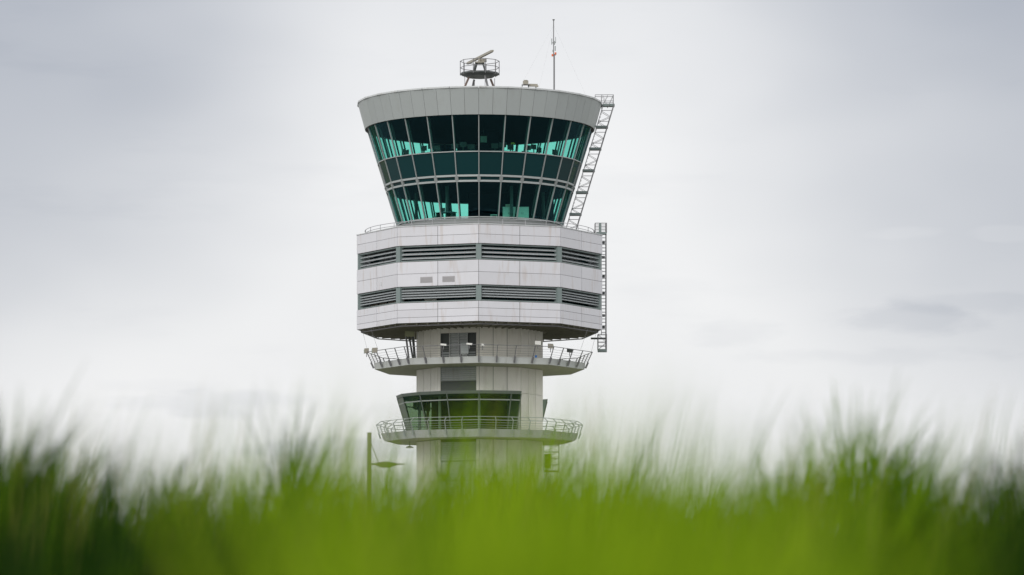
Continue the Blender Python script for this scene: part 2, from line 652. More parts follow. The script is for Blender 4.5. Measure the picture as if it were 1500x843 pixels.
# ---- office drum
OR = 11.72
OI = OR * C20
OL = 2 * OR * S20
prof = [(2.0, zz(39.38)), (11.62, zz(39.38)), (11.62, zz(37.66)), (10.35, zz(37.66)), (10.35, zz(36.24)), (11.62, zz(36.24)),
        (11.62, zz(33.89)), (10.35, zz(33.89)), (10.35, zz(32.47)), (11.62, zz(32.47)), (11.62, zz(30.66)), (2.0, zz(30.66))]
drum = MB().revolve(prof, NON, True).build('office_drum', 'joint', tower)
gap = 0.018
for z0, z1 in ((38.55, 39.44), (37.70, 38.55), (35.10, 36.20), (33.93, 35.10), (31.79, 32.43), (31.08, 31.79), (30.58, 31.08)):
    for s in (0, 1):
        x0 = -OL / 2 + OL * s / 2 + gap
        x1 = x0 + OL / 2 - 2 * gap
        turned(slab(0, zz(z0) + gap * 0.8, zz(z1) - gap * 0.8, OI, 0.07, x0, x1), 'cladding_panel', 'white', drum, FACES)
# coping, corner posts, frames and blades of the two louvre bands
turned(slab(OL + 0.03, zz(39.45), zz(39.53), OI + 0.04, 0.35), 'coping', 'trim', drum, FACES)
for zb, zt, nb in ((36.22, 37.68, 3), (32.45, 33.91, 4)):
    p = MB()
    p.box((0, -OR + 0.36, zz((zb + zt) / 2)), (0.50, 0.50, zt - zb))
    turned(p, 'corner_post', 'post', drum, NON)
    for z in (zb + 0.06, zt - 0.05):
        turned(slab(OL - 0.5, zz(z - 0.05), zz(z + 0.05), OI - 0.12, 0.5, mitre=False), 'louver_frame', 'post', drum, FACES)
    strip = 0.12 if nb == 3 else 0.34
    step = (zt - zb - 0.18 - strip) / nb
    for i in range(nb):
        zc = zz(zb + strip + 0.06 + step * (i + 0.5))
        bl = MB()
        w = OL / 2 - 0.36
        pts = [(-0.26, -0.10), (-0.25, -0.15), (-0.18, -0.155), (0.16, 0.06), (0.17, 0.09), (0.12, 0.085)]
        a = [(-w, -(OI - 0.42) + q[0], zc + q[1]) for q in pts]
        b = [(w, -(OI - 0.42) + q[0], zc + q[1]) for q in pts]
        bl.quad_prism(a, b)
        turned(bl, 'louver_blade', 'blade', drum, FACES)
    nw = 5
    for k in range(nw):
        ww = (OL - 0.8) / nw
        x = -OL / 2 + 0.4 + ww * (k + 0.5)
        wb = MB().box((x, -(9.76), zz((zb + zt) / 2)), (ww - 0.08, 0.05, zt - zb - 0.12))
        turned(wb, 'window_pane', 'spandrel', drum, FACES)
    if nb == 4:
        for k in range(4):
            MB().box((-2.6 + 1.75 * k, -9.9, zz(zb + 0.27)), (1.45, 0.05, 0.34)).build('beige_blind', 'warm', drum, rz=FACES[7])
        MB().box((-1.15, -9.9, zz(zb + 0.27)), (1.2, 0.05, 0.26)).build('pale_screen', 'cabinet', drum, rz=FACES[8])
# two vent grilles in the left front face
for x in (-1.12, 1.06):
    v = MB()
    for i in range(5):
        v.box((x, -OI - 0.014, zz(34.30 + 0.105 * i)), (1.16, 0.03, 0.085), rx=R(-14))
    v.box((x, -OI - 0.003, zz(34.51)), (1.2, 0.008, 0.54))
    v.build('vent_grille', 'vent', drum, rz=FACES[8])
MB().box((0.9, -OI - 0.02, zz(33.95 + 0.55)), (0.12, 0.05, 0.30)).build('wall_fitting', 'trim', drum, rz=FACES[7])
# underside with ribs, and the hanging cradle rail round its edge
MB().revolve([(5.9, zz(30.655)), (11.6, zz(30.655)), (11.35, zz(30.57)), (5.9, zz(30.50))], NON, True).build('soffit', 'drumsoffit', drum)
for a in FACES:
    for j in range(-3, 4):
        rb = MB()
        x = j * 1.08
        rb.bar((x, -(OI - 0.22), zz(30.50)), (x * 0.62, -6.2, zz(30.42)), 0.10, 0.12)
        if a == FACES[0]:
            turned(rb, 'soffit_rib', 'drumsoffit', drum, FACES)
hang = MB()
for k in range(36):
    f = (k % 4) / 4
    a0, a1 = NON[k // 4], NON[(k // 4 + 1) % 9]
    q = pol(OR - 0.42, a0, 0).lerp(pol(OR - 0.42, a1, 0), f)
    hang.tube((q.x, q.y, zz(30.36)), (q.x, q.y, zz(30.6)), 0.03, 5)
hang.build('rail_hanger', 'steel_dark', drum)
MB().path([pol(OR - 0.42, a, zz(30.36)) for a in NON], 0.055, 6, True).build('cradle_rail', 'steel', drum)
# parapet rail round the terrace
for z in (39.72, 40.02):
    MB().path([pol(10.85, a, zz(z)) for a in ring_angs(62)], 0.03, 5, True).build('handrail', 'rail', drum)
turned(MB().tube((0, -10.85, zz(39.38)), (0, -10.85, zz(40.02)), 0.03, 6), 'rail_post', 'rail', drum, ring_angs(31))

# ---- glass cab
PA = 2 * PI / 27


def cone_r(z):
    return 7.8 + (z - 40.54) * (10.6 - 7.8) / (49.6 - 40.54)


LV = dict(b=40.54, m0=43.68, m1=44.29, s=46.37, t=49.60)
cabm = MB()
cabm.revolve([(0.02, zz(39.4)), (7.5, zz(39.4)), (7.72, zz(40.46)), (0.02, zz(40.46))], ring_angs(27), True)
cab = cabm.build('cab', 'alum', tower)
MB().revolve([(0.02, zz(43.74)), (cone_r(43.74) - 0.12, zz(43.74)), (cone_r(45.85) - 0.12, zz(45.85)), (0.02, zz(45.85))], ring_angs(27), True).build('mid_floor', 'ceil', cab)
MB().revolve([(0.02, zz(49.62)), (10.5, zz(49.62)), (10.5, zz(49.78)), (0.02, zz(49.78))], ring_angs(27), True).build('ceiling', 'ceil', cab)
MB().revolve([(0.02, zz(51.6)), (11.36, zz(51.6)), (11.36, zz(51.8)), (0.02, zz(51.8))], ring_angs(54), True).build('roof', 'roof', cab)
MB().revolve([(10.5, zz(49.64)), (10.82, zz(49.64)), (11.44, zz(51.9)), (11.2, zz(51.9))], ring_angs(54), True).build('ring_backing', 'joint', cab)


def cone_pane(z0, z1, dr, t, ha, inset):
    """thin flat pane leaning outwards in the wall of the cone, between two mullions"""
    pts = []
    for off in (0.0, -t):
        for z, s in ((z0, -1), (z0, 1), (z1, 1), (z1, -1)):
            r = cone_r(z) + dr + off
            w = math.tan(ha) * r * math.cos(ha) - inset
            pts.append((s * w, -r * math.cos(ha), zz(z)))
    return MB().quad_prism(pts[:4], pts[4:])


mid = [PA * (k + 0.5) for k in range(27)]
turned(cone_pane(LV['s'] + 0.04, LV['t'] - 0.0, 0, 0.03, PA / 2, 0.045), 'window_pane', 'glass', cab, mid)
turned(cone_pane(LV['b'] + 0.04, LV['m0'] - 0.02, 0, 0.03, PA / 2, 0.045), 'window_pane', 'glass', cab, mid)
turned(cone_pane(LV['m1'] + 0.05, LV['s'] - 0.04, 0, 0.05, PA / 2, 0.045), 'spandrel_pane', 'spandrel', cab, mid)
turned(cone_pane(LV['m0'] + 0.17, LV['m1'] - 0.15, -0.04, 0.05, PA / 2, 0.15), 'strip_pane', 'spandrel', cab, mid)
mu = MB()
q0, q1 = LV['b'] - 0.1, LV['t'] + 0.02
mu.bar((0, -cone_r(q0) - 0.0, zz(q0)), (0, -cone_r(q1) - 0.0, zz(q1)), 0.09, 0.16)
turned(mu, 'mullion', 'alum', cab, ring_angs(27))
mu = MB()
mu.bar((0, -cone_r(LV['m0']) - 0.02, zz(LV['m0'] + 0.08)), (0, -cone_r(LV['m1']) - 0.02, zz(LV['m1'] - 0.06)), 0.30, 0.15)
turned(mu, 'mullion_plate', 'alum', cab, ring_angs(27))
for z, h in ((LV['b'], 0.10), (LV['m0'] + 0.08, 0.18), (LV['m1'] - 0.06, 0.18), (LV['s'], 0.08)):
    r = cone_r(z) * math.cos(PA / 2)
    w = cone_r(z) * math.sin(PA / 2) - 0.05
    tr = MB().bar((-w, -r - 0.015, zz(z)), (w, -r - 0.015, zz(z)), 0.13, h)
    turned(tr, 'transom', 'alum', cab, mid)
RA = 2 * PI / 54
ha = RA / 2
pts = []
for off in (0.0, -0.06):
    for r, z, s in ((10.86, 49.60, -1), (10.86, 49.60, 1), (11.50, 51.94, 1), (11.50, 51.94, -1)):
        r += off
        pts.append((s * (r * math.sin(ha) - 0.012), -r * math.cos(ha), zz(z)))
turned(MB().quad_prism(pts[:4], pts[4:]), 'ring_panel', 'ring', cab, [RA * (k + 0.5) for k in range(54)])
hw = 11.56 * math.sin(RA) - 0.015
cp = MB().quad_prism([(-hw, -11.54, zz(51.955)), (hw, -11.54, zz(51.955)), (hw * 0.97, -11.15, zz(51.955)), (-hw * 0.97, -11.15, zz(51.955))],
                     [(-hw, -11.54, zz(52.10)), (hw, -11.54, zz(52.10)), (hw * 0.97, -11.15, zz(52.12)), (-hw * 0.97, -11.15, zz(52.12))])
turned(cp, 'roof_coping', 'trim', cab, [2 * RA * (k + 0.5) for k in range(27)])
# dark inner columns behind every mullion
mu = MB()
for q0, q1 in ((40.47, 43.72), (45.86, 49.6)):
    mu.bar((0, -cone_r(q0) + 0.36, zz(q0)), (0, -cone_r(q1) + 0.36, zz(q1)), 0.09, 0.13)
turned(mu, 'inner_column', 'dark', cab, ring_angs(27))
# blinds let down on three of the panes that look away from the viewer
bl = cone_pane(LV['s'] + 0.06, LV['t'] - 0.05, -0.22, 0.02, PA / 2, 0.06)
turned(bl, 'window_blind', 'blind', cab, [PI + PA * k for k in (-0.5, 0.5, 1.5)])
# lower level: partition that closes the right half, columns and a stair core above
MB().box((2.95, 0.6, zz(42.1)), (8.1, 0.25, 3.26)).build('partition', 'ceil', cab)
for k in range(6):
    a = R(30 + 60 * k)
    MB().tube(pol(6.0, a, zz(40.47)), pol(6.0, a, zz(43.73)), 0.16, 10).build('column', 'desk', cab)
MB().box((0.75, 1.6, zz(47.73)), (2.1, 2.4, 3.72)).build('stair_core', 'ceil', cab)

# ---- lower glazed room, wrapped round the shaft from the right front to the back
room_z0, room_z1 = 20.86, 24.50


def room_r(z):
    return 7.87 - (24.5 - z) * 0.296


edges = [-235.0, -225.0] + [-202.5 + 22.5 * k for k in range(11)] + [30.0]
eang = [R(e) for e in edges]
roomm = MB()
roomm.revolve([(4.55, zz(24.22)), (7.75, zz(24.22)), (7.80, zz(24.42)), (4.55, zz(24.44))], eang, True)
room = roomm.build('glazed_room', 'post', tower)
fa = MB()
for i in range(len(eang) - 1):
    a0, a1 = eang[i], eang[i + 1]

    def face_quad(z0, z1, dr, t, inset):
        P = []
        for off in (0.0, -t):
            for z, k in ((z0, 0), (z0, 1), (z1, 1), (z1, 0)):
                r = room_r(z) + dr + off
                p, q = pol(r, a0, zz(z)), pol(r, a1, zz(z))
                d = (q - p).normalized() * inset
                P.append(p + d if k == 0 else q - d)
        return MB().quad_prism(P[:4], P[4:])
    face_quad(24.22, 24.50, 0.05, 0.10, 0.008).build('fascia_panel', 'frame', room)
    solid = R(-113) < a0 < R(-70)       # the two left facets are closed with panels
    face_quad(23.72, 24.20, 0.0, 0.04, 0.05).build('infill_panel' if solid else 'window_pane', 'frame' if solid else 'glass_clear', room)
    face_quad(21.0, 23.62, 0.0, 0.04, 0.05).build('infill_panel' if solid else 'window_pane', 'frame' if solid else 'glass_clear', room)
    face_quad(23.62, 23.72, 0.02, 0.12, 0.05).build('transom', 'alum', room)
    face_quad(20.88, 21.0, 0.02, 0.12, 0.05).build('sill', 'alum', room)
for a in eang:
    MB().bar(pol(room_r(20.88), a, zz(20.88)), pol(room_r(24.24), a, zz(24.24)), 0.09, 0.12).build('mullion', 'frame', room)
for a in (eang[0], eang[-1]):
    w = MB()
    n = Vector((math.cos(a), math.sin(a), 0)) * 0.05
    P = [pol(5.3, a, zz(20.9)), pol(room_r(20.9) - 0.09, a, zz(20.9)), pol(room_r(24.2) - 0.09, a, zz(24.2)), pol(5.3, a, zz(24.2))]
    w.quad_prism([p - n for p in P], [p + n for p in P])
    w.build('end_wall', 'post', room)
MB().revolve([(6.2, zz(20.87)), (6.3, zz(20.87)), (6.3, zz(24.21)), (6.2, zz(24.21))], [R(k) for k in range(-234, -130, 8)], True).build('inner_wall', 'brown', room)
MB().revolve([(4.55, zz(20.87)), (4.62, zz(20.87)), (4.62, zz(24.2)), (4.55, zz(24.2))], ring_angs(18), True).build('inner_wall', 'brown', room)
MB().revolve([(6.2, zz(23.3)), (6.3, zz(23.3)), (6.3, zz(24.21)), (6.2, zz(24.21))], [R(k) for k in range(-130, -60, 8)], True).build('bulkhead', 'brown', room)
for a in NON:
    MB().tube(pol(5.75, a, zz(20.87)), pol(5.75, a, zz(24.2)), 0.14, 12).build('column', 'cabinet', room)

# ---- balconies


def balcony(name, z_top, z_bot, r_top, r_bot, soff, posts):
    b = MB()
    b.revolve([(5.9, zz(z_top - 0.03)), (r_top - 0.06, zz(z_top - 0.03)), (r_bot - 0.07, zz(z_bot + 0.02)), (5.9, zz(z_bot - soff))], NON, True)
    o = b.build(name, 'soffit', tower)
    L0, L1 = 2 * r_bot * S20, 2 * r_top * S20
    g = 0.012
    P = []
    for t in (0.0, 0.05):
        for r, z, s, Lx in ((r_bot, z_bot, -1, L0), (r_bot, z_bot, 1, L0), (r_top, z_top, 1, L1), (r_top, z_top, -1, L1)):
            P.append((s * (Lx / 2 - g - t * 0.364), -(r * C20) + t, zz(z)))
    turned(MB().quad_prism(P[:4], P[4:]), 'fascia_panel', 'fascia', o, FACES)
    posts(o)
    return o


def edge_pt(R0, k, f, z):
    """point a fraction f along face k of a nine-sided ring"""
    return pol(R0, NON[k], zz(z)).lerp(pol(R0, NON[(k + 1) % 9], zz(z)), f)


def upper_posts(o):
    for f in (0.0, 0.25, 0.5, 0.75):
        p = MB()
        p0, p1 = edge_pt(10.06, 0, f, 26.98), edge_pt(10.78, 0, f, 28.52)
        pm = p0.lerp(p1, 0.36)
        out = Vector((p0.x, p0.y, 0)).normalized()
        p.bar(p0 + out * 0.05, pm + out * 0.05, 0.13, 0.16)
        p.bar(pm, p1, 0.055, 0.075)
        turned(p, 'rail_post', 'steel', o, NON)
    for z, r, w in ((28.50, 10.78, 0.032), (28.24, 10.65, 0.010), (28.02, 10.55, 0.010), (27.80, 10.44, 0.010), (27.62, 10.36, 0.010)):
        MB().path([pol(r, a, zz(z)) for a in NON], w, 5, True).build('handrail' if w > 0.02 else 'guard_wire', 'steel', o)


def lower_posts(o):
    for f in (0.0, 0.25, 0.5, 0.75):
        p = MB()
        p0, p1, p2 = edge_pt(9.42, 0, f, 20.36), edge_pt(9.86, 0, f, 21.66), edge_pt(9.40, 0, f, 21.98)
        pm = p0.lerp(p1, 0.4)
        out = Vector((p0.x, p0.y, 0)).normalized()
        p.bar(p0 + out * 0.05, pm + out * 0.05, 0.13, 0.14)
        p.bar(pm, p1, 0.055, 0.07)
        p.bar(p1, p2, 0.05, 0.06)
        turned(p, 'rail_post', 'alum', o, NON)
    for z, r, w in ((21.99, 9.40, 0.032), (21.66, 9.86, 0.03), (21.42, 9.80, 0.014), (21.2, 9.72, 0.014), (21.0, 9.66, 0.014)):
        MB().path([pol(r, a, zz(z)) for a in NON], w, 5, True).build('handrail' if w > 0.02 else 'guard_wire', 'alum', o)


balcony('upper_balcony', 27.49, 26.88, 10.10, 10.02, 0.02, upper_posts)
balcony('lower_balcony', 20.86, 20.15, 9.44, 9.08, 0.02, lower_posts)

# pipes and struts between the drum's underside and the upper balcony
for (x0, z0, x1, z1, r, m) in ((-6.15, 30.5, -6.15, 29.4, 0.07, 'trim'), (-5.85, 30.5, -5.82, 29.7, 0.05, 'trim'),
                               (-6.9, 29.9, -6.6, 27.5, 0.09, 'steel'), (-6.6, 29.9, -6.2, 27.5, 0.09, 'steel_dark'), (-6.25, 29.9, -6.05, 27.6, 0.12, 'steel_dark')):
    MB().tube((x0, -2.4, zz(z0)), (x1, -2.4, zz(z1)), r, 8).build('pipe', m, tower)
MB().box((-6.55, -2.4, zz(30.2)), (0.9, 0.5, 0.6)).build('duct', 'soffit', tower)
# caged equipment hung under the lower balcony on the right of the shaft
cg = MB()
for x in (6.05, 7.48):
    for y in (-0.7, 0.7):
        cg.bar((x, y, zz(17.4)), (x, y, zz(20.1)), 0.06, 0.06)
for z in (17.4, 18.0, 18.6, 19.2, 19.8):
    for y in (-0.7, 0.7):
        cg.bar((6.05, y, zz(z)), (7.48, y, zz(z)), 0.04, 0.04)
    for x in (6.05, 7.48):
        cg.bar((x, -0.7, zz(z)), (x, 0.7, zz(z)), 0.04, 0.04)
for i in range(4):
    cg.bar((6.05, -0.7, zz(17.4 + 0.6 * i)), (7.48, -0.7, zz(18.0 + 0.6 * i)), 0.03, 0.03)
cage = cg.build('equipment_cage', 'steel', tower)
MB().box((6.42, 0, zz(18.35)), (0.6, 0.8, 1.3)).build('equipment_box', 'steel_dark', cage)
MB().box((6.76, 0, zz(17.36)), (1.5, 1.5, 0.08)).build('cage_floor', 'steel_dark', cage)

# lattice ladder that leans with the cab on the right
ladder = MB()


def lad_x(z):
    return 10.98 + 0.302 * (z - 49.7)


zs = [39.6 + 2.06 * k for k in range(7)]
for y in (-0.42, 0.42):
    for dx, w in ((0.0, 0.05), (1.0, 0.11)):
        ladder.bar((lad_x(39.5) + dx, y, zz(39.5)), (lad_x(51.9) + dx, y, zz(51.9)), w, w)
lattice = ladder.build('lattice_ladder', 'steel', tower)
for z in zs[:7]:
    x = lad_x(z)
    MB().box((x + 0.5, 0, zz(z)), (1.16, 0.9, 0.20)).build('cross_plate', 'post', lattice)
n = 24
zd = [39.6 + 12.3 * i / n for i in range(n + 1)]
br = MB()
for i in range(n):
    for y in (-0.42, 0.42):
        a, b = ((0.0, 1.0) if i % 2 else (1.0, 0.0))
        if (i % 4) != 3:
            br.bar((lad_x(zd[i]) + a, y, zz(zd[i])), (lad_x(zd[i + 1]) + b, y, zz(zd[i + 1])), 0.035, 0.035)
br.build('brace', 'steel', lattice)
rg = MB().tube((0, -0.42, 0), (0, 0.42, 0), 0.02, 5)
first = None
for i in range(40):
    z = 39.75 + 0.3 * i
    o = rg.build('rung', 'rail', lattice) if first is None else first.copy()
    if first is None:
        first = o
    else:
        COL.objects.link(o)
        o.parent = lattice
    o.location = (lad_x(z) + 0.08, 0, zz(z))
for i in range(12):
    z = 40.1 + 1.03 * i
    MB().bar((lad_x(z), -0.44, zz(z)), (lad_x(z) + 1.0, -0.44, zz(z)), 0.04, 0.05).build('cross_bar', 'steel', lattice)
tp = MB()
for y in (-0.6, 0.6):
    for x in (10.9, 11.5, 12.62):
        tp.bar((x, y, zz(51.7)), (x, y, zz(52.88)), 0.05, 0.05)
    for z in (52.3, 52.88):
        tp.bar((10.9, y, zz(z)), (12.65, y, zz(z)), 0.05, 0.05)
    tp.bar((11.5, y, zz(51.8)), (12.1, y, zz(52.86)), 0.03, 0.03)
    tp.bar((12.1, y, zz(51.8)), (12.6, y, zz(52.86)), 0.03, 0.03)
    tp.bar((12.1, y, zz(51.8)), (11.6, y, zz(52.86)), 0.03, 0.03)
for x in (12.62,):
    for z in (52.3, 52.88):
        tp.bar((x, -0.6, zz(z)), (x, 0.6, zz(z)), 0.05, 0.05)
tp.build('top_guard', 'steel', lattice)

# upright ladder down the drum's right edge, with end cages
bl = MB()
for y in (-0.25, 0.25):
    bl.bar((11.93, y, zz(28.7)), (11.93, y, zz(40.8)), 0.12, 0.10)
    bl.bar((11.50, y, zz(30.3)), (11.50, y, zz(39.9)), 0.05, 0.05)
vlad = bl.build('drum_ladder', 'steel', tower)
rg = MB().bar((11.5, -0.25, 0), (11.9, -0.25, 0), 0.035, 0.035).bar((11.5, 0.25, 0), (11.9, 0.25, 0), 0.035, 0.035).bar((11.7, -0.25, 0), (11.7, 0.25, 0), 0.03, 0.03)
first = None
for i in range(29):
    o = rg.build('rung', 'rail', vlad) if first is None else first.copy()
    if first is None:
        first = o
    else:
        COL.objects.link(o)
        o.parent = vlad
    o.location.z = zz(30.5 + 0.32 * i)
for z in (31.0, 32.1, 34.2, 35.8, 37.6, 39.0):
    MB().box((11.62, 0, zz(z)), (0.42, 0.36, 0.22)).build('bracket', 'steel_dark', vlad)


def end_cage(x0, x1, z0, z1, nz, extra):
    c = MB()
    for y in (-0.45, 0.45):
        for x in (x0, x1 - 0.03):
            c.bar((x, y, zz(z0)), (x, y, zz(z1)), 0.09, 0.09)
        for i in range(nz + 1):
            z = z0 + (z1 - z0) * i / nz
            c.bar((x0, y, zz(z)), (x1, y, zz(z)), 0.045, 0.045)
        if extra:
            c.bar((x0, y, zz(z0)), (x1, y, zz((z0 + z1) / 2)), 0.03, 0.03)
            c.bar((x1, y, zz((z0 + z1) / 2)), (x0, y, zz(z1)), 0.03, 0.03)
    for i in range(nz + 1):
        z = z0 + (z1 - z0) * i / nz
        c.bar((x1, -0.45, zz(z)), (x1, 0.45, zz(z)), 0.04, 0.04)
    return c.build('end_cage', 'steel', vlad)


end_cage(11.17, 12.0, 28.85, 30.3, 4, True)
MB().box((11.58, 0, zz(28.78)), (0.86, 0.95, 0.24)).build('cage_floor', 'post', vlad)
MB().bar((10.5, 0.2, zz(29.95)), (11.95, 0.2, zz(29.95)), 0.16, 0.17).build('support_arm', 'steel_dark', vlad)
end_cage(10.9, 12.0, 39.95, 40.8, 3, False)
MB().box((11.38, 0, zz(40.38)), (0.22, 1.0, 0.84)).build('cage_gate', 'post', vlad)
MB().box((11.5, 0, zz(39.85)), (0.95, 0.95, 0.16)).build('cage_floor', 'post', vlad)
# thin stays from the drum's underside to the balcony rail
for a, b in ((R(-83), R(-79)), (R(-66), R(-62)), (R(83), R(79)), (R(66), R(62))):
    MB().tube(pol(11.1, a, zz(30.5)), pol(10.7, b, zz(28.5)), 0.014, 4).build('stay_wire', 'steel', tower)

# ------------------------------------------------------------------ on the roof
ZR = zz(51.8)
rd = thing('radar_platform', 'surface radar with slanted bar antenna on a railed round platform on the roof', 'radar', (0, 0, ZR))
MB().revolve([(0.02, 2.85), (1.35, 2.85), (1.45, 3.02), (1.86, 3.06), (1.86, 3.2), (0.02, 3.2)], ring_angs(12), True).build('deck', 'steel_dark', rd)
for k in range(4):
    a = R(28 + 90 * k)
    MB().bar(pol(1.15, a, 2.75), pol(2.45, a, 0.0), 0.15, 0.15).build('leg', 'rust' if k % 2 else 'steel', rd)
for k in range(4):
    MB().tube(pol(1.5, R(20 + 90 * k), 2.8), pol(1.5, R(20 + 90 * k), 0.0), 0.03, 5).build('conduit', 'rail', rd)
turned(MB().tube((0, -1.84, 3.0), (0, -1.84, 4.36), 0.035, 6), 'rail_post', 'steel', rd, ring_angs(10, 0.3))
for z in (3.72, 4.34):
    MB().path([pol(1.84, a, z) for a in ring_angs(10, 0.3)], 0.032, 5, True).build('handrail', 'steel', rd)
for k in range(4):
    a = R(40 + 90 * k)
    MB().bar(pol(0.85, a, 3.2), pol(0.42, a, 4.15), 0.10, 0.10).build('pedestal_leg', 'steel_dark', rd)
MB().box((0, 0, 4.20), (0.9, 0.9, 0.12)).box((0.40, -0.2, 4.38), (0.5, 0.5, 0.24)).build('drive_housing', 'radar', rd)
MB().tube((0, 0, 4.3), (0, 0, 4.8), 0.17, 12, 0.13).build('spindle', 'radar', rd)
an = MB()
pts = [(-0.12, -0.10), (0.07, -0.12), (0.13, -0.06), (0.13, 0.07), (0.05, 0.11), (-0.12, 0.10)]
d = Vector((1.24, -3.3, 0.10))
u = Vector((0.93, 0.36, 0)).normalized()
up = Vector((0, 0, 1))
c0 = Vector((0.02, 0.0, 4.72))
ends = []
for s, sc in ((-1, 0.7), (-0.92, 1.0), (0.92, 1.0), (1, 0.7)):
    ends.append([c0 + d * s + u * p[0] * sc + up * p[1] * sc for p in pts])
for a, b in zip(ends, ends[1:]):
    an.quad_prism(a, b)
an.build('antenna_bar', 'radar', rd)

ms = thing('antenna_mast', 'thin guyed mast with an orange lamp pair halfway up, standing on the roof', 'antenna', (7.0, -3.0, ZR))
MB().tube((0, 0, 0), (0, 0, 4.55), 0.075, 8).build('lower_tube', 'steel', ms)
MB().tube((-0.05, 0, 4.55), (-0.05, 0, 7.75), 0.045, 8).build('upper_tube', 'steel', ms)
MB().tube((-0.05, 0, 7.72), (-0.05, 0, 7.80), 0.11, 8).build('finial', 'steel_dark', ms)
for x, y, z0, z1, r in ((-0.22, 0, 5.45, 6.0, 0.05), (0.14, 0, 5.6, 6.15, 0.035), (0.04, -0.12, 5.4, 5.75, 0.05), (0.1, 0, 4.85, 5.3, 0.06), (-0.1, 0, 4.75, 4.95, 0.07)):
    MB().tube((x, y, z0), (x, y, z1), r, 6).build('dipole', 'alum', ms)
MB().bar((-0.2, 0, 5.6), (0.16, 0, 5.6), 0.05, 0.05).bar((-0.16, 0, 4.45), (0.16, 0, 4.45), 0.06, 0.05).build('bracket', 'steel_dark', ms)
for x, z in ((0.13, 4.5), (-0.15, 4.34)):
    MB().tube((x, 0, z), (x, 0, z + 0.2), 0.09, 8).build('obstruction_lamp', 'orange', ms)
for a in (R(205), R(250), R(95)):
    e = pol(4.3, a, 0.05)
    if a < R(100):
        e = Vector((3.3, 0.5, 0.05))
    MB().tube((-0.05, 0, 7.3), e, 0.003, 4).build('guy_wire', 'rail', ms)

for i, (x, lab, hh) in enumerate(((4.28, 'boxy camera on a square bracket at the front roof edge', 0.62), (5.05, 'long white camera housing on a short post at the roof edge', 0.42))):
    a = math.asin(x / 11.0)
    o = thing('roof_camera', lab, 'camera', pol(11.0, a, ZR))
    if i == 0:
        MB().tube((-0.30, 0, 0), (-0.30, 0, 0.62), 0.04, 6).tube((0.28, 0, 0), (0.28, 0, 0.62), 0.06, 6).build('leg', 'steel_dark', o)
        MB().box((0, 0, 0.60), (0.66, 0.3, 0.07)).build('bracket', 'steel', o)
        MB().box((0.02, 0, 0.80), (0.42, 0.5, 0.34), 0.2).box((0.02, -0.02, 0.99), (0.34, 0.5, 0.05)).build('housing', 'radar', o)
    else:
        MB().tube((0.2, 0, 0), (0.2, 0, 0.5), 0.055, 6).build('leg', 'steel_dark', o)
        MB().box((-0.08, 0, 0.62), (0.85, 0.28, 0.22), 0.12).box((0.28, 0, 0.53), (0.3, 0.24, 0.14)).build('housing', 'radar', o)

# ------------------------------------------------------------------ lamps on the upper balcony
G = 'floodlights on the upper balcony'


def flood(loc, rz, label, mat='lampw', size=(0.62, 0.34, 0.30), post=0.5):
    o = thing('floodlight', label, 'floodlight', loc, rz, G)
    MB().tube((0, 0, -post), (0, 0, 0.0), 0.035, 6).build('bracket', 'steel', o)
    a = [(-size[0] / 2, -size[1] / 2, -0.10), (size[0] / 2, -size[1] / 2, -0.15), (size[0] / 2, size[1] / 2, -0.15), (-size[0] / 2, size[1] / 2, -0.10)]
    b = [(-size[0] / 2, -size[1] / 2, size[2] - 0.12), (size[0] / 2, -size[1] / 2, size[2] - 0.15), (size[0] / 2, size[1] / 2, size[2] - 0.15), (-size[0] / 2, size[1] / 2, size[2] - 0.12)]
    MB().quad_prism(a, b).build('housing', mat, o)
    MB().box((size[0] / 2 + 0.02, 0, 0.0), (0.04, size[1] - 0.06, size[2] - 0.08)).build('lens', 'glass_clear', o)
    return o


def at(px, py, y):
    """point of the tower seen at a measured place, y metres from the axis plane"""
    d = y - CAMY
    return Vector((CAMX + (px - 750) / 5625 * d, y, CAMZ + (960 - py) / 5625 * d))


flood(at(649.5, 504.5, -10.3), 0.15, 'white spotlight in front of the leftmost dark door on the upper balcony', size=(0.52, 0.2, 0.17))
flood(at(687.5, 503.5, -10.5), 0.15, 'white spotlight in front of the right dark door on the upper balcony', size=(0.52, 0.2, 0.17))
flood(at(707, 505.2, -10.6), 0.9, 'small pale lamp on the railing right of the balcony doors', size=(0.26, 0.22, 0.2))
flood(at(788, 503.5, -8.0), 0.0, 'cream box floodlight before the right edge of the shaft', size=(0.55, 0.35, 0.36))
flood(at(806.5, 508.5, -7.0), 0.0, 'grey floodlight on the railing just right of the shaft', 'radar', (0.5, 0.4, 0.42))
flood(at(834.5, 514.5, -4.5), 0.3, 'dark floodlight low on the right part of the upper railing', 'steel_dark', (0.42, 0.4, 0.34))
flood(at(537, 515.5, -1.8), PI, 'grey floodlight at the far left tip of the upper railing', 'radar', (0.42, 0.4, 0.44))
flood(at(549, 515.0, -3.6), PI, 'grey floodlight beside the left tip of the upper railing', 'radar', (0.5, 0.4, 0.46))
j = thing('blue_drum', 'tiny blue container on the upper balcony deck by the shaft', 'container', (at(785, 521.8, -8.0)))
MB().tube((0, 0, -0.2), (0, 0, 0.02), 0.11, 10).tube((0, 0, 0.02), (0, 0, 0.06), 0.12, 10).build('body', 'blue', j)
cb = thing('control_box', 'grey metal box standing against the right balcony door', 'cabinet', at(680.5, 520.8, -6.9))
MB().box((0, 0, 0.62), (0.72, 0.3, 0.95)).box((0, 0, 1.12), (0.78, 0.36, 0.05)).build('housing', 'alum', cb)
MB().box((-0.28, 0, 0.05), (0.06, 0.2, 0.2)).box((0.28, 0, 0.05), (0.06, 0.2, 0.2)).build('foot', 'steel_dark', cb)
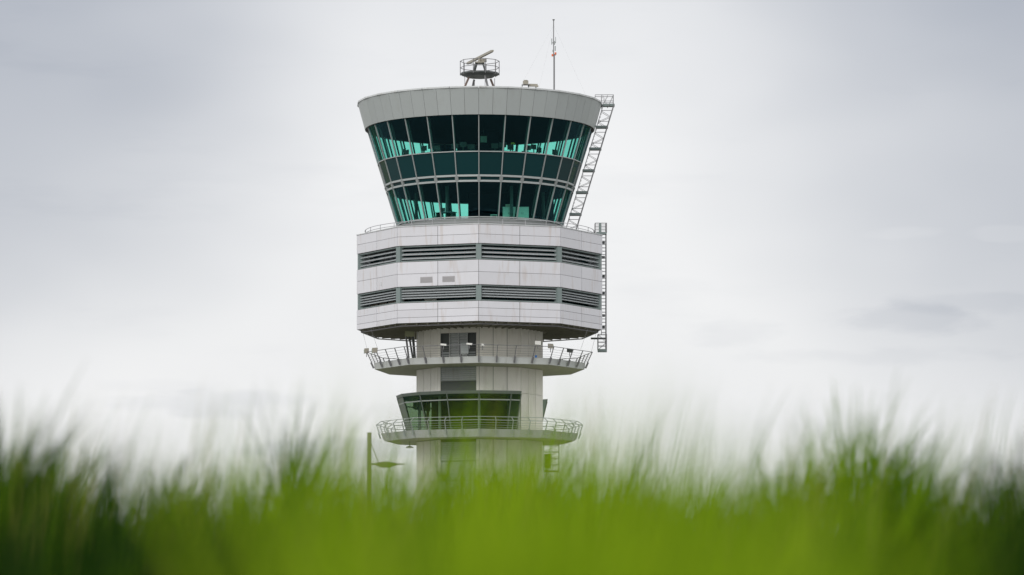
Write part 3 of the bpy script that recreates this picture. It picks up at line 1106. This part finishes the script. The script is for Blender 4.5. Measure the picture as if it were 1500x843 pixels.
sc = thing('soffit_lamp', 'small white lamp hanging under the lower balcony left of the shaft', 'lamp', at(600, 655.5, -1.0))
MB().tube((0, 0, 0.15), (0, 0, 0.55), 0.035, 6).build('stem', 'steel', sc)
MB().revolve([(0.05, 0.16), (0.36, 0.02), (0.36, -0.06), (0.05, -0.10)], ring_angs(12), True).build('shade', 'lampw', sc)

# ------------------------------------------------------------------ inside the cab
FZ = zz(45.86)
G2 = 'controller desks inside the upper cab'


def console(loc, rz, label):
    o = thing('control_desk', label, 'desk', loc, rz, G2)
    MB().box((0, 0, 0.42), (2.2, 0.8, 0.84)).box((0, -0.05, 0.87), (2.4, 1.0, 0.06)).build('desk_body', 'desk', o)
    for x, h, t in ((-0.75, 0.0, 0.25), (0.0, 0.22, 0.0), (0.78, 0.08, -0.22)):
        m = MB().box((x, 0.1, 1.27 + h), (0.66, 0.06, 0.46), t).box((x, 0.12, 0.98 + h / 2), (0.08, 0.06, 0.2 + h), t)
        m.build('monitor', 'dark', o)
    return o


proto = None
labs = {0: 'desk with three monitors behind the middle panes of the upper cab'}
spots = [(-105, 7.3), (-72, 7.3), (-38, 7.2), (-12, 7.0), (18, 7.0), (44, 7.2), (76, 7.3), (108, 7.3), (140, 7.2), (178, 7.2), (-142, 7.2)]
names = ['desk with monitors at the left rear panes of the upper cab', 'desk with monitors by the leftmost bright panes of the upper cab',
         'desk with monitors left of centre in the upper cab, dark against bright panes', 'desk with monitors just left of the centre mullion in the upper cab',
         'desk with monitors just right of the centre mullion in the upper cab', 'desk with monitors right of centre in the upper cab, before pale panes',
         'desk with monitors by the rightmost bright panes of the upper cab', 'desk with monitors at the right rear panes of the upper cab',
         'desk with monitors deep at the back right of the upper cab', 'desk with monitors at the back of the upper cab below the blinds',
         'desk with monitors deep at the back left of the upper cab']
for (a, r), lab in zip(spots, names):
    if proto is None:
        proto = console(pol(r, R(a), FZ), R(a) + PI, lab)
    else:
        copy_thing(proto, pol(r, R(a), FZ), R(a) + PI, lab, G2)
# chairs whose backs show above the desks
chr0 = None
for a, r, lab in ((-60, 5.6, 'dark swivel chair with tall back at the left of the upper cab'), (-47, 5.4, 'dark swivel chair near the left desk of the upper cab'),
                  (52, 5.5, 'dark swivel chair before the pale panes at the right of the upper cab'), (66, 5.6, 'dark swivel chair at the far right of the upper cab')):
    if chr0 is None:
        chr0 = thing('swivel_chair', lab, 'chair', pol(r, R(a), FZ), R(a), 'swivel chairs in the upper cab')
        MB().revolve([(0.02, 0.44), (0.26, 0.44), (0.28, 0.5), (0.24, 0.55), (0.02, 0.55)], ring_angs(12), True).build('seat', 'desk', chr0)
        MB().tube((0, 0, 0.06), (0, 0, 0.45), 0.04, 8).build('stem', 'steel_dark', chr0)
        b = MB()
        for k in range(5):
            b.bar((0, 0, 0.05), pol(0.32, R(72 * k), 0.05), 0.06, 0.05)
        b.build('base', 'steel_dark', chr0)
        pr = [(-0.24, 0.62), (0.24, 0.62), (0.27, 1.1), (0.20, 1.36), (-0.20, 1.36), (-0.27, 1.1)]
        MB().quad_prism([(x, 0.24, z) for x, z in pr], [(x, 0.32, z) for x, z in pr]).bar((0, 0.1, 0.5), (0, 0.28, 0.7), 0.08, 0.04).build('backrest', 'desk', chr0)
    else:
        copy_thing(chr0, pol(r, R(a), FZ), R(a), lab, 'swivel chairs in the upper cab')
scr = thing('wall_screen', 'pale screen hanging beside the stair core behind the centre pane', 'screen', at(708.5, 204.5, 0.0))
MB().box((0, 0, 0), (0.62, 0.08, 0.6)).build('panel', 'cabinet', scr)
MB().tube((0, 0.05, 0.28), (0, 0.05, 2.0), 0.03, 6).build('hanger', 'steel_dark', scr)
yb = thing('yellow_box', 'small yellow box on a dark desk behind the panes right of centre', 'box', at(751, 210.6, -5.6))
MB().box((0, 0, 0), (0.34, 0.2, 0.14)).box((0, 0, 0.08), (0.2, 0.12, 0.04)).build('case', 'yellow', yb)
MB().tube((0, 0, -0.06), (0, 0, -0.75), 0.05, 6).build('stand', 'desk', yb)

# lower level: cabinets against the partition
G3 = 'pale cabinets in the lower cab'
cab0 = None
for x, lab in ((2.78, 'pale cupboard with two doors behind the lower panes, left one of the pair'), (4.02, 'pale cupboard with two doors behind the lower panes, right one of the pair')):
    if cab0 is None:
        cab0 = thing('cupboard', lab, 'cupboard', (x, -4.6, zz(40.47)), 0, G3)
        MB().box((0, 0, 0.70), (1.20, 0.45, 1.28)).build('carcass', 'cabinet', cab0)
        for s in (-1, 1):
            MB().box((s * 0.295, -0.24, 0.70), (0.57, 0.03, 1.2)).build('door', 'cabinet', cab0)
            MB().box((s * 0.06, -0.265, 0.75), (0.02, 0.02, 0.2)).build('handle', 'steel_dark', cab0)
    else:
        copy_thing(cab0, (x, -4.6, zz(40.47)), 0, lab, G3)
bx = thing('carton', 'pale carton lying on top of the left cupboard in the lower cab', 'carton', (2.65, -4.6, zz(40.47) + 1.34))
MB().box((0, 0, 0.13), (0.42, 0.32, 0.26)).box((0, 0, 0.268), (0.38, 0.1, 0.012)).build('body', 'warm', bx)
tb = thing('low_table', 'pale low table behind the lower panes right of the centre mullion', 'table', (1.35, -5.0, zz(40.47)))
MB().box((0, 0, 0.55), (0.62, 0.5, 0.06)).build('tabletop', 'cabinet', tb)
for x in (-0.26, 0.26):
    for y in (-0.2, 0.2):
        MB().box((x, y, 0.26), (0.05, 0.05, 0.52)).build('leg', 'cabinet', tb)
G4 = 'desks along the left windows of the lower cab'
dk = None
for a, lab in ((-170, 'low desk at the back left windows of the lower cab'), (-140, 'low desk with a terminal by the left bright panes of the lower cab'), (-30, 'low dark desk behind the front left panes of the lower cab')):
    if dk is None:
        dk = thing('office_desk', lab, 'desk', pol(6.2, R(a), zz(40.47)), R(a) + PI, G4)
        MB().box((0, 0, 0.74), (1.9, 0.8, 0.05)).build('tabletop', 'desk', dk)
        for x in (-0.85, 0.85):
            MB().box((x, 0, 0.36), (0.06, 0.7, 0.71)).build('leg', 'desk', dk)
        MB().box((0.3, 0.1, 1.0), (0.5, 0.06, 0.36)).box((0.3, 0.1, 0.80), (0.2, 0.15, 0.06)).build('monitor', 'dark', dk)
    else:
        copy_thing(dk, pol(6.2, R(a), zz(40.47)), R(a) + PI, lab, G4)

# ------------------------------------------------------------------ street lamp
LD = 94.0
lx = CAMX + (541 - 750) / 5625 * LD
lamp = thing('street_lamp', 'green grey street lamp post with a tapering side lantern, left of the tower', 'street lamp', (lx, CAMY + LD, 0))
MB().tube((0, 0, 0), (0, 0, 6.45), 0.062, 10, 0.055).build('post', 'pole', lamp)
MB().tube((0, 0, 0), (0, 0, 0.9), 0.10, 10, 0.085).build('base', 'pole', lamp)
MB().tube((0, 0, 5.68), (0.30, 0, 5.68), 0.025, 6).tube((0, 0, 6.30), (0.22, 0, 5.72), 0.010, 5).build('arm', 'pole', lamp)
prs = [(0.14, 0.02, 0.02), (0.18, 0.09, 0.045), (0.34, 0.14, 0.09), (0.5, 0.14, 0.085), (0.60, 0.10, 0.05), (0.70, 0.05, 0.022), (0.86, 0.012, 0.012)]
b = MB()
for (x0, w0, h0), (x1, w1, h1) in zip(prs, prs[1:]):
    b.quad_prism([(x0, -w0, 5.68 + h0 * 0.6), (x0, w0, 5.68 + h0 * 0.6), (x0, w0 * 0.7, 5.68 - h0), (x0, -w0 * 0.7, 5.68 - h0)],
                 [(x1, -w1, 5.68 + h1 * 0.6), (x1, w1, 5.68 + h1 * 0.6), (x1, w1 * 0.7, 5.68 - h1), (x1, -w1 * 0.7, 5.68 - h1)])
b.build('lantern', 'pole', lamp)

# ------------------------------------------------------------------ tall grass on the bank


def vnoise(x, y, seed):
    """smooth value noise"""
    def h(i, j):
        v = np.sin(i * 127.1 + j * 311.7 + seed * 74.7) * 43758.5453
        return v - np.floor(v)
    i, j = np.floor(x), np.floor(y)
    u, v = x - i, y - j
    u, v = u * u * (3 - 2 * u), v * v * (3 - 2 * v)
    return (h(i, j) * (1 - u) + h(i + 1, j) * u) * (1 - v) + (h(i, j + 1) * (1 - u) + h(i + 1, j + 1) * u) * v


def build_grass():
    # tussocks scattered over the bank, each a fan of blades, above a lower sward
    # (the bank climbs away from the viewer and its grass grows shorter uphill)
    nt = 520
    ts = 2.8 + 17.0 * RNG.random(nt) ** 0.8
    tx = (RNG.random(nt) * 2 - 1) * (0.155 * ts + 0.4)
    drift = 0.55 * vnoise(tx * 2.4 + 7.7, ts * 0.20, 13) + 0.45 * vnoise(tx * 6.0, ts * 0.9 + 5.0, 4)
    rise = np.where(ts < 7, 0.039, 0.0505) + 0.050 * (drift - 0.5) + 0.0055 * RNG.normal(size=nt)
    th = np.clip(rise * ts + 0.944 - 0.072 * ts, 0.28, 1.05)
    tr = 0.025 + 0.06 * RNG.random(nt)
    tt = 0.04 + 0.80 * vnoise(tx * 2.6 + 4.4, ts * 0.35, 6) + np.where(ts < 7, 0.34, 0.24) * RNG.normal(size=nt)
    fixed = np.array(TUFTS)
    low = 46
    ls = 3.6 + 3.4 * RNG.random(low)
    lx = (RNG.random(low) * 2 - 1) * (0.15 * ls + 0.1)
    lh = (0.022 + 0.026 * RNG.random(low)) * ls + 0.944 - 0.072 * ls
    lt = np.where(RNG.random(low) < 0.5, 0.0 + 0.2 * RNG.random(low), 0.6 + 0.33 * RNG.random(low))
    fixed = np.concatenate([fixed, np.stack([lx, ls, lh, np.full(low, 0.03), lt, np.full(low, 110.0)], 1)])
    tx = np.concatenate([tx, fixed[:, 0]])
    ts = np.concatenate([ts, fixed[:, 1]])
    th = np.concatenate([th, fixed[:, 2]])
    tr = np.concatenate([tr, fixed[:, 3]])
    tt = np.concatenate([tt, fixed[:, 4]])
    for cx, cs, rx, rs, dh in CLUMPS:
        th[:nt] += dh * np.exp(-((tx[:nt] - cx) / rx) ** 2 - ((ts[:nt] - cs) / rs) ** 2)
    cnt = (15 + 340 * tr).astype(int)
    cnt[nt:] = fixed[:, 5].astype(int)
    ti = np.repeat(np.arange(len(tx)), cnt)
    m = len(ti)
    ra, rr = RNG.random(m) * 2 * PI, np.sqrt(RNG.random(m))
    x1 = tx[ti] + np.cos(ra) * rr * tr[ti]
    s1 = ts[ti] + np.sin(ra) * rr * tr[ti]
    h1 = th[ti] * np.where(ti < nt, 0.60 + 0.42 * RNG.random(m), np.where(ti < nt + 14, 0.86 + 0.16 * RNG.random(m), 0.70 + 0.32 * RNG.random(m))) * (1.04 - 0.14 * rr)
    t1 = tt[ti] + 0.20 * (RNG.random(m) - 0.5)
    # sward between them
    q = 60000
    s2 = 2.4 + 18.2 * RNG.random(q) ** 0.8
    x2 = (RNG.random(q) * 2 - 1) * (0.165 * s2 + 0.7)
    cl = vnoise(x2 * 3.1, s2 * 1.6, 1)
    h2 = np.clip((0.024 + 0.016 * cl) * s2 + 0.944 - 0.072 * s2, 0.1, 0.9) * (0.55 + 0.45 * RNG.random(q))
    t2 = 0.02 + 0.60 * vnoise(x2 * 0.9 + 9.1, s2 * 0.4 + 2.0, 9) + 0.25 * (RNG.random(q) - 0.5)
    # lone long leaves and flowering stems
    u = 1500
    s3 = 4.5 + 15.0 * RNG.random(u) ** 0.8
    x3 = (RNG.random(u) * 2 - 1) * (0.16 * s3 + 0.5)
    h3 = np.clip((0.052 + 0.024 * RNG.random(u) ** 1.6) * s3 + 0.944 - 0.072 * s3, 0.3, 1.2)
    t3 = np.where(RNG.random(u) < 0.25, 1.0, 0.3 + 0.3 * RNG.random(u))
    x, s, h, tone = (np.concatenate(k) for k in ((x1, x2, x3), (s1, s2, s3), (h1, h2, h3), (t1, t2, t3)))
    n = len(x)
    tall = np.arange(n) >= m + q
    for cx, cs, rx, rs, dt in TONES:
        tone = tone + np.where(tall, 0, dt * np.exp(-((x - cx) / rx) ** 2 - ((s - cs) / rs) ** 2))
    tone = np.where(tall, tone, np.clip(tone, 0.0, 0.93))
    wx, wy = x + CAMX, s + CAMY
    g = ground_z(wx, wy)
    stiff = np.ones(n)
    stiff[:m] = np.where(ti >= nt, 0.4, 1.0)
    outx = np.concatenate([np.cos(ra) * rr, np.zeros(q + u)])
    outy = np.concatenate([np.sin(ra) * rr, np.zeros(q + u)])
    w = np.where(tall, 0.0016 + 0.0022 * RNG.random(n), 0.0034 + 0.0062 * RNG.random(n))
    ang = RNG.random(n) * 2 * PI
    lean = (0.06 + 0.48 * RNG.random(n) ** 1.8) * np.where(tall, 0.55, 1.0)
    lean = lean * stiff
    dx = np.cos(ang) * lean * 0.7 + 0.10 * stiff + 0.30 * outx
    dy = np.sin(ang) * lean * 0.7 + 0.30 * outy
    fa = RNG.random(n) * PI
    fx, fy = np.cos(fa), np.sin(fa)
    T = np.array([0.0, 0.3, 0.6, 0.85, 1.0])
    Wd = np.array([0.8, 1.0, 0.85, 0.5, 0.06])
    V = np.zeros((n, 10, 3))
    for k, (t, q) in enumerate(zip(T, Wd)):
        bend = t ** 2.1
        px = wx + dx * h * bend
        py = wy + dy * h * bend
        pz = g - 0.02 + h * t * (1 - 0.22 * lean * t)
        for m, sg in ((0, -1), (1, 1)):
            V[:, 2 * k + m, 0] = px + sg * fx * w * q
            V[:, 2 * k + m, 1] = py + sg * fy * w * q
            V[:, 2 * k + m, 2] = pz
    f = np.array([[0, 1, 3, 2], [2, 3, 5, 4], [4, 5, 7, 6], [6, 7, 9, 8]])
    F = (np.arange(n)[:, None, None] * 10 + f[None]).reshape(-1)
    me = bpy.data.meshes.new('tall_grass')
    me.vertices.add(n * 10)
    me.vertices.foreach_set('co', V.reshape(-1))
    me.loops.add(len(F))
    me.loops.foreach_set('vertex_index', F.astype(np.int32))
    me.polygons.add(n * 4)
    me.polygons.foreach_set('loop_start', np.arange(0, len(F), 4, dtype=np.int32))
    me.update(calc_edges=True)
    me.validate()
    # tone of each blade, with the dimmed frame corners painted in
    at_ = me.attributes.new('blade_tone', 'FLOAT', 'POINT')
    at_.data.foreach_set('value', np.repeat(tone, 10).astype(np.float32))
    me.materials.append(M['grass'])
    o = bpy.data.objects.new('tall_grass', me)
    COL.objects.link(o)
    tag(o, 'blurred tall green grass growing across the whole foreground', 'grass', kind='stuff')


CLUMPS = [(-1.8, 13.0, 0.4, 7, 0.14), (-1.3, 13, 0.2, 6, -0.10), (-0.65, 13.0, 0.2, 6, 0.10), (-0.40, 14.0, 0.22, 8, -0.22),
          (1.0, 13.0, 0.2, 6, -0.08), (1.15, 11.5, 0.22, 6, -0.10), (0.72, 7.6, 0.13, 3.0, -0.16), (0.98, 10.4, 0.13, 3.0, -0.12), (1.8, 13.0, 0.4, 7, 0.14)]
TONES = [(-1.9, 13, 0.9, 9, -0.46), (1.9, 13, 0.7, 9, -0.44), (-1.0, 6.0, 0.60, 5.0, -0.85), (1.05, 6.0, 0.50, 4.5, -0.65), (0.1, 6.0, 0.5, 4.0, 0.04)]  # mostly darkens the side grass: lens falloff put into blade colour
# bigger tussocks close by and at the ends of the bank: x, distance, height, radius, tone, blades
TUFTS = [(-0.022, 2.9, 0.99, 0.030, 0.93, 230), (0.030, 3.1, 0.98, 0.035, 0.75, 150), (-0.085, 3.3, 0.90, 0.05, 0.93, 90), (0.085, 3.5, 0.90, 0.05, 0.15, 100),
         (-0.02, 3.8, 0.965, 0.05, 0.85, 120), (0.16, 3.6, 0.88, 0.05, 0.85, 70), (-0.17, 3.8, 0.865, 0.05, 0.12, 100), (0.27, 3.9, 0.87, 0.06, 0.30, 80),
         (-0.24, 4.6, 0.92, 0.05, 0.20, 90), (0.42, 4.4, 0.83, 0.06, 0.25, 70), (-0.60, 4.4, 0.95, 0.06, 0.05, 100), (0.66, 4.8, 0.89, 0.06, 0.10, 90),
         (-0.49, 4.9, 0.85, 0.06, 0.12, 80), (0.10, 4.7, 0.85, 0.05, 0.15, 70),
         (-0.30, 6.0, 0.93, 0.04, 0.45, 60), (-0.27, 5.8, 0.86, 0.05, 0.5, 60), (0.13, 6.0, 0.88, 0.05, 0.55, 60), (0.33, 5.0, 0.90, 0.05, 0.8, 60),
         (-1.75, 13.0, 0.86, 0.08, 0.15, 70), (-1.95, 13.5, 0.90, 0.08, 0.2, 70), (1.80, 13.0, 0.82, 0.08, 0.2, 70), (1.62, 12.6, 0.80, 0.08, 0.25, 70),
         (-0.62, 8.0, 0.84, 0.06, 0.4, 60), (0.62, 8.2, 0.78, 0.06, 0.5, 60), (-1.05, 8.0, 0.80, 0.06, 0.2, 60)]
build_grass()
